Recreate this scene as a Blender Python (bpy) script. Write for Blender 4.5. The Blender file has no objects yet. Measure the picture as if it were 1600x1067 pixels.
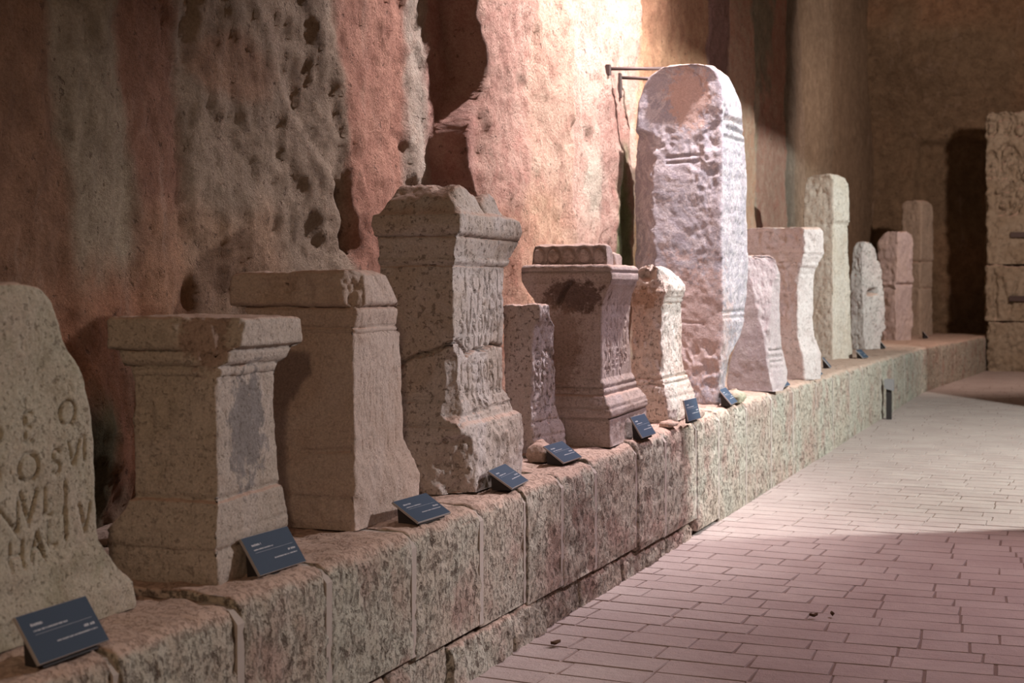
import bpy, math, random
import numpy as np

# ------------------------------------------------------------------ frame of reference
# s runs along the ledge (world +Y), t runs from the corridor towards the rock wall (world -X), z is up.
def P(s, t, z): return (-t, s, z)

scene = bpy.context.scene
col = scene.collection

# ------------------------------------------------------------------ camera
EYE = 1.6
YAW = math.atan(900 / 2222)
cam_d = bpy.data.cameras.new('camera'); cam = bpy.data.objects.new('camera', cam_d); col.objects.link(cam)
cam.location = (0, 0, EYE); cam.rotation_euler = (math.pi / 2, 0, YAW)
cam_d.sensor_width = 36; cam_d.lens = 50; cam_d.shift_y = -83.5 / 1600
cam_d.clip_start = .05; cam_d.clip_end = 100
cam_d.dof.use_dof = True; cam_d.dof.focus_distance = 6.6; cam_d.dof.aperture_fstop = 4.0
scene.camera = cam

# ------------------------------------------------------------------ ambient light of the cave and the lamps
world = bpy.data.worlds.new('cave_ambient'); scene.world = world; world.use_nodes = True
bg = world.node_tree.nodes['Background']
bg.inputs[0].default_value = (1.0, .66, .45, 1); bg.inputs[1].default_value = .12

def aim(o, target):
    from mathutils import Vector
    d = Vector(target) - Vector(o.location)
    o.rotation_euler = d.to_track_quat('-Z', 'Y').to_euler()
def spot(name, loc, target, watts, colour, size, blend, radius):
    d = bpy.data.lights.new(name, 'SPOT'); o = bpy.data.objects.new(name, d); col.objects.link(o)
    o.location = loc; d.energy = watts; d.color = colour; d.spot_size = math.radians(size); d.spot_blend = blend
    d.shadow_soft_size = radius; aim(o, target); return o
# white flood lamp standing in the side chamber, shining through the opening of the right wall
spot('side_chamber_flood', P(12.94, -4.05, 5.5), P(13.6, 2.4, 1.4), 3900, (.94, 1.0, .95), 125, .15, .07)
# pinkish lamp high under the vault, turned to the rock wall
spot('vault_spot', P(9.45, 1.5, 6.2), P(9.4, 3.3, 4.5), 3700, (1.0, .87, .89), 108, .8, .07)
# pink lamp over the paving
spot('floor_spot', P(8.6, -1.0, 5.0), P(7.7, 1.2, 0), 560, (1.0, .79, .90), 62, .8, .10)
# lamp on the right that looks down the corridor
spot('corridor_spot', P(7.2, -1.3, 4.4), P(11.4, 2.7, 2.5), 430, (1.0, .88, .98), 58, .6, .08)
# fill lamp added on the right to brighten the near altar fronts
spot('near_fill', P(8.2, -1.3, 3.4), P(4.6, 2.5, 1.05), 800, (1.0, .90, .89), 42, .8, .10)
# warm fill lamp added to lift the dark far end
spot('far_fill', P(21.5, -.8, 5.2), P(26.5, 3.2, 3.0), 1250, (1.0, .77, .66), 120, .9, .15)
# weak warm fill added behind the camera for the sides that look back
spot('rear_fill', P(-1.6, -.4, 3.3), P(6.0, 2.4, 1.2), 235, (1.0, .68, .45), 100, .9, .15)

vs = scene.view_settings
vs.view_transform = 'Standard'; vs.look = 'None'; vs.exposure = 0.0; vs.gamma = 1.0; vs.use_curve_mapping = False

# ------------------------------------------------------------------ numeric helpers
def _hash(ix, iy, iz, seed):
    n = (ix.astype(np.uint32) * np.uint32(374761393)) ^ (iy.astype(np.uint32) * np.uint32(668265263)) ^ (iz.astype(np.uint32) * np.uint32(2246822519)) ^ np.uint32((seed * 3266489917) & 0xffffffff)
    n = (n ^ (n >> np.uint32(13))) * np.uint32(1274126177)
    n = (n ^ (n >> np.uint32(16))) * np.uint32(2654435761)
    n = n ^ (n >> np.uint32(15))
    return n.astype(np.float64) / 4294967295.0 * 2 - 1
def vnoise(p, seed=0):
    p = np.asarray(p, float); i = np.floor(p).astype(np.int64); fr = p - i
    w = fr * fr * fr * (fr * (fr * 6 - 15) + 10)
    out = 0
    for dx in (0, 1):
        wx = w[:, 0] if dx else 1 - w[:, 0]
        for dy in (0, 1):
            wy = w[:, 1] if dy else 1 - w[:, 1]
            for dz in (0, 1):
                wz = w[:, 2] if dz else 1 - w[:, 2]
                out = out + wx * wy * wz * _hash(i[:, 0] + dx, i[:, 1] + dy, i[:, 2] + dz, seed)
    return out
def fbm(p, octaves=4, seed=0, gain=.5):
    p = np.asarray(p, float); a, out, n = 1.0, 0, 0
    for k in range(octaves):
        out = out + a * vnoise(p * 2 ** k + 17.3 * k, seed + k); n += a; a *= gain
    return out / n
def sstep(a, b, x):
    x = np.clip((x - a) / (b - a), 0, 1); return x * x * (3 - 2 * x)

def new_mesh(name, verts, faces):
    """faces: (n,4) array of quads, or list of lists"""
    me = bpy.data.meshes.new(name)
    verts = np.asarray(verts, np.float32)
    if isinstance(faces, np.ndarray):
        n = len(faces)
        me.vertices.add(len(verts)); me.vertices.foreach_set('co', verts.ravel())
        me.loops.add(n * 4); me.loops.foreach_set('vertex_index', faces.astype(np.int32).ravel())
        me.polygons.add(n); me.polygons.foreach_set('loop_start', np.arange(0, n * 4, 4, dtype=np.int32))
        me.update(calc_edges=True)
    else:
        me.from_pydata([tuple(map(float, v)) for v in verts], [], faces); me.update()
    return me
def obj(name, me, mat=None, parent=None, loc=(0, 0, 0), rot=0.0, smooth=True):
    o = bpy.data.objects.new(name, me); col.objects.link(o)
    if me is not None:
        if mat is not None and not me.materials: me.materials.append(mat)
        if me.polygons: me.polygons.foreach_set('use_smooth', np.full(len(me.polygons), smooth))
    if parent is not None: o.parent = parent
    o.location = loc; o.rotation_euler = (0, 0, rot)
    return o
def tag(o, label=None, cat=None, group=None, kind=None):
    if label: o['label'] = label
    if cat: o['category'] = cat
    if group: o['group'] = group
    if kind: o['kind'] = kind
    return o

# ------------------------------------------------------------------ materials
class NT:
    def __init__(self, name):
        self.m = bpy.data.materials.new(name); self.m.use_nodes = True
        self.t = self.m.node_tree; self.t.nodes.clear()
    def n(self, kind, ins=None, **props):
        nd = self.t.nodes.new(kind)
        for k, v in props.items(): setattr(nd, k, v)
        for k, v in (ins or {}).items():
            if isinstance(v, bpy.types.NodeSocket): self.t.links.new(v, nd.inputs[k])
            else: nd.inputs[k].default_value = v
        return nd
    def noise(self, vec, scale, detail=4, rough=.55, dist=0.0):
        return self.n('ShaderNodeTexNoise', {'Vector': vec, 'Scale': scale, 'Detail': detail, 'Roughness': rough, 'Distortion': dist}).outputs[0]
    def ramp(self, v, a, b, lo=0.0, hi=1.0):
        return self.n('ShaderNodeMapRange', {0: v, 1: a, 2: b, 3: lo, 4: hi}, interpolation_type='SMOOTHSTEP').outputs[0]
    def mix(self, fac, a, b, mode='MIX'):
        nd = self.n('ShaderNodeMix', {}, data_type='RGBA', blend_type=mode)
        for k, v in ((0, fac), (6, a), (7, b)):
            if isinstance(v, bpy.types.NodeSocket): self.t.links.new(v, nd.inputs[k])
            else: nd.inputs[k].default_value = v if k == 0 else (*v, 1)[:4]
        return nd.outputs[2]
    def math(self, op, a, b=0.0):
        return self.n('ShaderNodeMath', {0: a, 1: b}, operation=op).outputs[0]
    def scale(self, vec, s):
        return self.n('ShaderNodeMapping', {'Vector': vec, 'Scale': s}).outputs[0]
    def bump(self, h, strength, dist, normal=None):
        ins = {'Height': h, 'Strength': strength, 'Distance': dist}
        if normal is not None: ins['Normal'] = normal
        return self.n('ShaderNodeBump', ins).outputs[0]
    def out(self, colour, normal=None, rough=.9, spec=.15):
        b = self.n('ShaderNodeBsdfPrincipled', {'Base Color': colour, 'Roughness': rough, 'Specular IOR Level': spec})
        if normal is not None: self.t.links.new(normal, b.inputs['Normal'])
        o = self.n('ShaderNodeOutputMaterial'); self.t.links.new(b.outputs[0], o.inputs[0])
        return self.m

def stone_mat(name, c1, c2, c3, pits=.5, pit_scale=55, stain=.35, vein=0.0, vein_col=(.75, .70, .68), rough_bump=1.0, dust=(.60, .42, .34), moss=0.0, patches=()):
    """weathered limestone: two tones in clouds, dark stains, pits, dust lying on faces that look up"""
    k = NT(name)
    co = k.n('ShaderNodeTexCoord').outputs['Object']
    big = k.noise(co, 2.6, 5, .6, .6)
    base = k.mix(k.ramp(big, .40, .62), c1, c2)
    mid = k.noise(co, 8.0, 6, .65)
    base = k.mix(k.math('MULTIPLY', k.ramp(mid, .52, .72), stain), base, c3)
    if vein > 0:
        vn = k.noise(co, 3.4, 8, .7, 1.2)
        v = k.math('SUBTRACT', 1.0, k.ramp(k.math('ABSOLUTE', k.math('SUBTRACT', vn, .5)), 0.0, .05))
        base = k.mix(k.math('MULTIPLY', v, vein), base, vein_col)
    if moss > 0:
        ms = k.noise(co, 4.5, 6, .7)
        base = k.mix(k.math('MULTIPLY', k.ramp(ms, .5, .68), moss), base, (.20, .22, .13))
    for (c, r, pc, amt) in patches:      # discoloured places of the stone itself
        m = k.n('ShaderNodeMapping', {'Vector': co, 'Location': tuple(-a / b for a, b in zip(c, r)), 'Scale': tuple(1 / b for b in r)}).outputs[0]
        d = k.n('ShaderNodeVectorMath', {0: m}, operation='LENGTH').outputs['Value']
        d = k.math('ADD', d, k.math('MULTIPLY', k.math('SUBTRACT', k.noise(co, 17, 8, .75), .5), 3.2))
        base = k.mix(k.math('MULTIPLY', k.ramp(d, 1.1, .7), amt), base, pc)
    fine = k.noise(co, 110, 3, .7)
    base = k.mix(.55, base, k.n('ShaderNodeCombineColor', {0: k.ramp(fine, .2, .8, .35, .75), 1: k.ramp(fine, .2, .8, .35, .75), 2: k.ramp(fine, .2, .8, .35, .75)}).outputs[0], 'OVERLAY')
    pn = k.noise(co, pit_scale, 4, .65)
    pit = k.ramp(pn, .36, .43)           # 0 in a pit
    pit2 = k.ramp(k.noise(co, pit_scale * .33, 4, .6), .30, .37)
    pp = k.math('MULTIPLY', pit, pit2)
    base = k.mix(k.math('MULTIPLY', k.math('SUBTRACT', 1.0, pp), pits), base, (.10, .075, .05))
    nz = k.n('ShaderNodeSeparateXYZ', {0: k.n('ShaderNodeNewGeometry').outputs['Normal']}).outputs[2]
    base = k.mix(k.math('MULTIPLY', k.ramp(nz, .45, .85), .75), base, dust)
    h = k.math('ADD', k.math('MULTIPLY', pp, .9 * pits + .1), k.math('MULTIPLY', k.noise(co, 24, 8, .75), 1.2))
    h = k.math('ADD', h, k.math('MULTIPLY', fine, .35))
    return k.out(base, k.bump(h, .75 * rough_bump, .012))

def ledge_mat(name):
    k = NT(name)
    co = k.n('ShaderNodeNewGeometry').outputs['Position']
    rnd = k.n('ShaderNodeObjectInfo').outputs['Random']
    big = k.noise(co, 1.7, 5, .65, .8)
    base = k.mix(k.ramp(big, .40, .60), (.54, .53, .45), (.53, .47, .39))
    base = k.mix(k.math('MULTIPLY', k.ramp(k.noise(co, 3.1, 5, .6), .48, .66), .85), base, (.48, .34, .29))
    base = k.mix(k.math('MULTIPLY', rnd, .35), base, (.46, .37, .31))
    pick = k.noise(k.scale(co, (1, 1, .8)), 55, 6, .72)     # tool marks run downwards
    pm = k.ramp(pick, .36, .50)
    base = k.mix(k.math('MULTIPLY', k.math('SUBTRACT', 1.0, pm), .5), base, (.17, .13, .10))
    pale = k.ramp(k.noise(k.scale(co, (1, 1, .6)), 6, 5, .6), .52, .75)
    base = k.mix(k.math('MULTIPLY', pale, .5), base, (.62, .58, .52))
    deep = k.ramp(k.noise(k.scale(co, (1, 1, .7)), 26, 5, .65), .36, .45)
    base = k.mix(k.math('MULTIPLY', k.math('SUBTRACT', 1.0, deep), .75), base, (.14, .10, .08))
    nz = k.n('ShaderNodeSeparateXYZ', {0: k.n('ShaderNodeNewGeometry').outputs['Normal']}).outputs[2]
    up = k.ramp(nz, .35, .8)
    base = k.mix(k.math('MULTIPLY', up, .85), base, k.mix(k.noise(co, 9, 4, .6), (.50, .34, .26), (.62, .46, .39)))
    fine = k.noise(co, 90, 4, .7)
    amt = k.math('SUBTRACT', 1.0, k.math('MULTIPLY', up, .7))
    h = k.math('MULTIPLY', k.math('ADD', k.math('ADD', k.math('MULTIPLY', pm, .8), k.math('MULTIPLY', deep, 1.2)), k.math('MULTIPLY', fine, .6)), amt)
    return k.out(base, k.bump(h, .8, .018))

def wall_mat(name):
    k = NT(name)
    co = k.n('ShaderNodeNewGeometry').outputs['Position']
    base = k.n('ShaderNodeVertexColor', layer_name='rock').outputs[0]
    n1 = k.noise(co, 6, 7, .7, .4)
    base = k.mix(.55, base, k.mix(k.ramp(n1, .3, .7), (.30, .27, .25), (.68, .66, .64)), 'OVERLAY')
    st = k.noise(k.scale(co, (1, 1, .25)), 5, 5, .6, .5)
    base = k.mix(k.math('MULTIPLY', k.ramp(st, .56, .75), .35), base, (.66, .50, .40))
    fine = k.noise(co, 70, 4, .75)
    base = k.mix(.4, base, k.mix(k.ramp(fine, .3, .7), (.3, .3, .3), (.7, .7, .7)), 'OVERLAY')
    pn = k.noise(k.scale(co, (1, 1, .8)), 26, 4, .65)
    pit = k.ramp(pn, .30, .40)
    base = k.mix(k.math('MULTIPLY', k.math('SUBTRACT', 1.0, pit), .6), base, (.13, .08, .06))
    h = k.math('ADD', k.math('MULTIPLY', pit, .5), k.math('MULTIPLY', k.noise(co, 9, 10, .78), 2.4))
    h = k.math('ADD', h, k.math('MULTIPLY', fine, .35))
    return k.out(base, k.bump(h, 1.0, .04))

def paver_mat(name):
    k = NT(name)
    co = k.n('ShaderNodeNewGeometry').outputs['Position']
    rnd = k.n('ShaderNodeObjectInfo').outputs['Random']
    cell = k.n('ShaderNodeTexWhiteNoise', {0: k.n('ShaderNodeVertexColor', layer_name='tone').outputs[0]}).outputs[0]
    base = k.mix(k.ramp(k.noise(co, 2.2, 5, .6), .35, .65), (.385, .315, .295), (.44, .37, .345))
    base = k.mix(k.math('MULTIPLY', rnd, .30), base, (.34, .26, .24))
    base = k.mix(k.math('MULTIPLY', cell, .15), base, (.48, .42, .39))
    base = k.mix(k.math('MULTIPLY', k.ramp(k.noise(co, 24, 5, .7), .58, .75), .5), base, (.29, .21, .18))
    fine = k.noise(co, 120, 3, .7)
    h = k.math('ADD', k.math('MULTIPLY', k.noise(co, 18, 6, .65), 1.0), k.math('MULTIPLY', fine, .3))
    return k.out(base, k.bump(h, .8, .015), .85, .2)

def plain_mat(name, c, rough=.6, spec=.3, metallic=0.0, grain=.15, scale=60):
    k = NT(name)
    co = k.n('ShaderNodeTexCoord').outputs['Object']
    g = k.noise(co, scale, 4, .6)
    base = k.mix(k.math('MULTIPLY', g, grain), c, tuple(x * .45 for x in c))
    m = k.out(base, k.bump(g, .15, .002), rough, spec)
    for nd in m.node_tree.nodes:
        if nd.type == 'BSDF_PRINCIPLED': nd.inputs['Metallic'].default_value = metallic
    return m

M_ledge = ledge_mat('ledge_stone'); M_wall = wall_mat('rock_face'); M_paver = paver_mat('paver')
M_mortar = plain_mat('mortar', (.49, .435, .395), .95, .1, 0, .3, 30)
M_bed = plain_mat('floor_bed', (.24, .175, .15), .95, .1, 0, .4, 40)
M_panel = plain_mat('slate_panel', (.050, .075, .115), .7, .12, 0, .15, 8)
M_edge = plain_mat('panel_edge', (.36, .34, .34), .5, .4, 0, .1)
M_print = plain_mat('white_print', (.50, .52, .56), .6, .3, 0, .0)
M_dark = plain_mat('dark_metal', (.035, .03, .03), .6, .3, 0, .2)
M_iron = plain_mat('iron', (.09, .065, .06), .6, .4, .6, .5)
M_grey = plain_mat('grey_metal', (.30, .30, .31), .5, .4, .2, .15)
M_leaf = plain_mat('dry_leaf', (.10, .055, .03), .8, .2, 0, .5)
# ------------------------------------------------------------------ rock wall on the left
def wall_t(s, z):
    """distance of the rock face from the corridor line, for arrays s, z"""
    s = np.asarray(s, float); z = np.asarray(z, float)
    one = np.zeros_like(s)
    wob = .05 * vnoise(np.stack([one, z * 1.3, one + 3.1], 1), 5) + .03 * vnoise(np.stack([one, z * 4.0, one], 1), 6)
    ss = s + wob
    t = 3.5 + 0 * s
    # nearer part: the face comes forward towards the buttress, then a step that looks towards the camera
    t += -.10 * sstep(5.0, 6.6, ss) - .19 * sstep(7.40, 7.45, ss + .14 * vnoise(np.stack([one, z * 2.1, one + 9], 1), 7))
    t += .05 * sstep(9.03, 9.10, ss) + .25 * sstep(10.85, 11.0, ss) + .28 * sstep(14.0, 14.25, ss) + .25 * sstep(17.3, 18.2, ss) + .25 * sstep(20, 24, ss)
    # shallow flutes left by water
    ws_ = s + .10 * fbm(np.stack([s * 4, z * 3, one], 1), 4, 55, .6); wz_ = z + .12 * fbm(np.stack([s * 4, z * 3, one + 5], 1), 4, 56, .6)
    for c, w, d in ((4.98, .07, .05), (4.62, .10, .04), (4.20, .06, .035), (6.95, .10, .05), (8.2, .12, .02), (12.6, .2, .04), (16.2, .25, .05)):
        t += .6 * d * np.exp(-((ws_ - c) / w) ** 2)
    p = np.stack([s * .75, z * .45, one], 1)
    t += .12 * fbm(p, 3, 21) * sstep(10, 3, np.abs(s - 8.8) + 4)
    p = np.stack([s * 2.4, z * 1.5, one], 1)
    t += .05 * fbm(p, 5, 31, .6)
    p = np.stack([s * 9, z * 5.0, one], 1)
    t += .034 * fbm(p, 5, 41, .75)
    pock = vnoise(np.stack([s * 4.2, z * 2.2, one], 1), 51)
    t += .02 * sstep(.5, .8, pock)
    # a slanting break in the face left of the big altar
    dl = (s - 6.0) * .77 + (z - 2.25) * .64 + .05 * vnoise(np.stack([s * 6, z * 6, one], 1), 53)
    t += .035 * sstep(.0, .07, dl) * sstep(.55, .25, np.hypot(s - 6.0, z - 2.25) - .3 * 0) * sstep(.5, .1, dl)
    # undercut hollow low down beside the second altar and by the big altar
    for cs, cz, rs, rz, d in ((6.36, 1.83, .10, .10, .14), (6.30, 2.02, .07, .12, .06), (4.35, 1.05, .30, .35, -.10), (4.0, 1.75, .05, .2, .02), (4.15, 2.0, .05, .06, .02), (9.5, 2.65, .12, .10, .05), (9.75, 1.75, .2, .12, .07)):
        t += d * np.exp(-((ws_ - cs) / rs) ** 2 - ((wz_ - cz) / rz) ** 2)
    return t
BANDS = [  # s of the left edge, slant per metre of height, rock colour, some brightened as if lit
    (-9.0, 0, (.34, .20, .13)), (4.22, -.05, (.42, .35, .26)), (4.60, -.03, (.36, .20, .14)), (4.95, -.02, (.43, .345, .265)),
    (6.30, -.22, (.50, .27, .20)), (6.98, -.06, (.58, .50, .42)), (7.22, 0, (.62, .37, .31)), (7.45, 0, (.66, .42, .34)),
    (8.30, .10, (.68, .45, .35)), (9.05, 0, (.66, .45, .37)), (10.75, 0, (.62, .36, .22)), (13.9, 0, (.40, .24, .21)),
    (16.0, 0, (.82, .55, .41)), (18.0, 0, (.84, .70, .57)), (18.6, 0, (.80, .50, .40)), (20.6, 0, (.42, .36, .30)), (21.6, 0, (.40, .32, .25)), (23.5, -.3, (.38, .30, .22)), (26.0, 0, (.36, .27, .19))]  # orange and cream rock made paler to stand in for lamp light
def rock_colour(s, z):
    one = np.zeros_like(s)
    wig = .16 * fbm(np.stack([s * 1.6, z * 1.1, one], 1), 4, 61)
    colr = np.tile(np.array(BANDS[0][2]), (len(s), 1))
    for e, sl, c in BANDS[1:]:
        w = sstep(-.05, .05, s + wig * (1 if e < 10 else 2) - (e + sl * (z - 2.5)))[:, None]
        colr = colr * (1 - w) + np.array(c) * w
    def blot(cs, cz, rs, rz, c, a):
        nonlocal colr
        d = np.sqrt(((s - cs) / rs) ** 2 + ((z - cz) / rz) ** 2) + .5 * fbm(np.stack([s * 3, z * 3, one], 1), 4, 71)
        w = (a * sstep(1.1, .6, d))[:, None]; colr = colr * (1 - w) + np.array(c) * w
    blot(4.55, 1.25, .55, .55, (.42, .20, .12), .9)      # red patch above the second altar
    blot(5.35, 2.55, .35, .18, (.44, .25, .16), .6)
    blot(5.2, 1.70, .7, .35, (.44, .28, .18), .6)
    blot(9.45, 3.25, .35, .18, (.60, .54, .46), .8)
    blot(9.55, 2.35, .28, .30, (.58, .53, .44), .8)
    blot(10.35, 1.9, .22, .75, (.27, .33, .17), .95)     # algae behind the tall slab
    blot(18.4, 5.4, 1.3, 1.4, (.44, .42, .33), .9)
    blot(4.32, .95, .18, .35, (.20, .21, .13), .9)
    blot(8.2, 1.5, .9, .8, (.66, .38, .24), .5)
    n = fbm(np.stack([s * .9, z * .8, one], 1), 4, 81)
    colr = colr * (1 + .22 * n)[:, None]
    return np.clip(colr, .02, .9)
def grid_faces(nr, nc):
    i = np.arange(nr - 1)[:, None] * nc + np.arange(nc - 1)[None, :]
    return np.stack([i, i + 1, i + nc + 1, i + nc], -1).reshape(-1, 4)
def colour_attr(me, name, rgb):
    a = me.color_attributes.new(name, 'FLOAT_COLOR', 'POINT')
    a.data.foreach_set('color', np.concatenate([rgb, np.ones((len(rgb), 1))], 1).astype(np.float32).ravel())

sv = [0.5]
while sv[-1] < 32.5: sv.append(sv[-1] + max(.018, .0042 * (sv[-1] - .2)) if sv[-1] > 3 else sv[-1] + .06)
sv = np.array(sv); zv = np.concatenate([np.arange(0, 4.6, .022), np.arange(4.6, 9.2, .07)])
SS, ZZ = np.meshgrid(sv, zv); fs, fz = SS.ravel(), ZZ.ravel()
TT = wall_t(fs, fz)
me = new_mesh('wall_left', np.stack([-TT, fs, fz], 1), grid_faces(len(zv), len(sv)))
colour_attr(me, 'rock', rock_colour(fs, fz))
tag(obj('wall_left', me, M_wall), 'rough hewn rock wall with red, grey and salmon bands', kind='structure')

# ------------------------------------------------------------------ end wall, with a deep recess
tv = np.arange(-4.0, 6.01, .05); zv2 = np.arange(0, 9.2, .05)
T2, Z2 = np.meshgrid(tv, zv2); ft, fz2 = T2.ravel(), Z2.ravel(); one = np.zeros_like(ft)
se = 31.3 + .25 * fbm(np.stack([ft * .7, fz2 * .7, one], 1), 4, 91) + .07 * fbm(np.stack([ft * 3, fz2 * 3, one], 1), 4, 92)
edge = .08 * fbm(np.stack([ft * 2, fz2 * 2, one], 1), 3, 93)
hole = sstep(2.0, 2.06, ft + edge) * sstep(3.42, 3.34, ft + edge) * sstep(4.75, 4.65, fz2 + edge)
se = se + .30 * hole - .8 * sstep(4.6, 6.5, fz2)
me = new_mesh('wall_end', np.stack([-ft, se, fz2], 1), grid_faces(len(zv2), len(tv))[:, ::-1].copy())
nn = fbm(np.stack([ft * .8, fz2 * .8, one], 1), 4, 94)[:, None]
ce = np.array((.36, .26, .17)) * (1 + .35 * nn) + np.clip(nn, 0, 1) * np.array((.06, -.03, -.03))
me_c = np.clip(ce, .02, .9); colour_attr(me, 'rock', me_c)
tag(obj('wall_end', me, M_wall), 'brown rock wall closing the corridor, with a deep recess', kind='structure')

# ------------------------------------------------------------------ right wall with the opening to the side chamber (out of the frame)
O0, O1, LINTEL, TR = 11.34, 16.72, 4.95, -1.6
def slab_wall(bounds):
    v, f = [], []
    for (s0, s1, z0, z1) in bounds:
        b = len(v)
        for t in (TR, TR - .04):
            for s, z in ((s0, z0), (s1, z0), (s1, z1), (s0, z1)): v.append(P(s, t, z))
        f += [[b, b + 1, b + 2, b + 3], [b + 4, b + 7, b + 6, b + 5]] + [[b + i, b + (i + 1) % 4, b + 4 + (i + 1) % 4, b + 4 + i][::-1] for i in range(4)]
    return new_mesh('wall_right', v, f)
me = slab_wall([(-3, O0, 0, 9.2), (O1, 32.5, 0, 9.2), (O0, O1, LINTEL, 9.2)])
colour_attr(me, 'rock', np.tile(np.array((.42, .30, .22)), (len(me.vertices), 1)))
tag(obj('wall_right', me, M_wall, smooth=False), 'rock wall with a wide opening to the side chamber', kind='structure')

# ------------------------------------------------------------------ floor: bed and pavers
me = new_mesh('floor', [P(-3, 6, -.006), P(-3, -6.5, -.006), P(32.5, -6.5, -.006), P(32.5, 6, -.006)], [[0, 1, 2, 3]])
floor = tag(obj('floor', me, M_bed, smooth=False), 'brick paved corridor floor', kind='structure')
rng = random.Random(4)
def paver_mesh(k):
    r = random.Random(100 + k); j = lambda a: r.uniform(-a, a)
    base = [(-.5, -.5), (.5, -.5), (.5, .5), (-.5, .5)]
    jit = [(j(.012), j(.022)) for _ in range(4)]
    bot = [(x + a, y + b, -.03) for (x, y), (a, b) in zip(base, jit)]
    mid = [(x + a, y + b, -.007) for (x, y), (a, b) in zip(base, jit)]
    top = [((x + a) * .982, (y + b) * .965, j(.0006)) for (x, y), (a, b) in zip(base, jit)]
    f = [[8, 9, 10, 11]]
    for i in range(4):
        n = (i + 1) % 4; f += [[i, n, 4 + n, 4 + i], [4 + i, 4 + n, 8 + n, 8 + i]]
    me = new_mesh('paver', bot + mid + top, f)
    colour_attr(me, 'tone', np.full((12, 3), k / 9.0)); me.materials.append(M_paver)
    return me
PAV = [paver_mesh(k) for k in range(8)]
pav = []; s = 1.2
while s < 31.0:
    w = rng.uniform(.165, .215); t = 2.45
    lim = 2.42
    first = True
    while t > -1.55:
        L = (rng.uniform(.12, .42) if first else rng.uniform(.30, .44)) if rng.random() > .12 else rng.uniform(.17, .25)
        first = False
        a, b = t, t - L
        bend = .035 * math.sin((a + b) * .9 + s * .35)
        pav.append((s + w / 2 + bend, (a + b) / 2, L - .007, w - .006, rng.uniform(-.007, .007) - .063 * math.cos((a + b) * .9 + s * .35), rng.uniform(-.0009, .0009), rng.randrange(8)))
        t = b
    s += w
cs_, sn_ = math.cos(YAW), math.sin(YAW)
def area(p):
    s, t = p[0], p[1]; X = -t * cs_ + s * sn_; Y = t * sn_ + s * cs_
    if Y < 1: return 0
    x = 800 + 2222 * X / Y; y = 450 + 2222 * EYE / Y
    if not (-30 < x < 1630 and y < 1075): return 0
    return p[2] * p[3] / Y ** 3
order = sorted(range(len(pav)), key=lambda i: -area(pav[i]))
for i in order[:300]:
    s, t, L, w, r, dz, k = pav[i]
    o = bpy.data.objects.new('paver', PAV[k]); col.objects.link(o); o.parent = floor
    o.location = P(s, t, dz); o.scale = (L, w, 1); o.rotation_euler = (rng.uniform(-.003, .003), rng.uniform(-.003, .003), r)
V, F, K = [], [], []
tv8 = []
for me in PAV:
    a = np.zeros(len(me.vertices) * 3, np.float32); me.vertices.foreach_get('co', a); tv8.append(a.reshape(-1, 3).astype(float))
fq = np.array([list(p.vertices) for p in PAV[0].polygons])
for i in order[300:]:
    s, t, L, w, r, dz, k = pav[i]
    a = tv8[k] * np.array([L, w, 1]); c, n = math.cos(r), math.sin(r)
    F.append(fq + 12 * len(V))
    V.append(np.stack([a[:, 0] * c - a[:, 1] * n - t, a[:, 0] * n + a[:, 1] * c + s, a[:, 2] + dz], 1)); K.append(np.full((12, 3), rng.random()))
me = new_mesh('far_pavers', np.concatenate(V), np.concatenate(F)); colour_attr(me, 'tone', np.concatenate(K))
tag(obj('far_pavers', me, M_paver, floor, smooth=False), kind='stuff')
# ------------------------------------------------------------------ stone builder
LZ = np.array([(0, .65), (3.1, .66), (3.5, .67), (4.1, .68), (5.8, .70), (7.7, .74), (9, .755), (10.7, .77), (14, .75), (22, .69), (33, .66)])
def ledge_z(s): return float(np.interp(s, LZ[:, 0], LZ[:, 1]))

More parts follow.
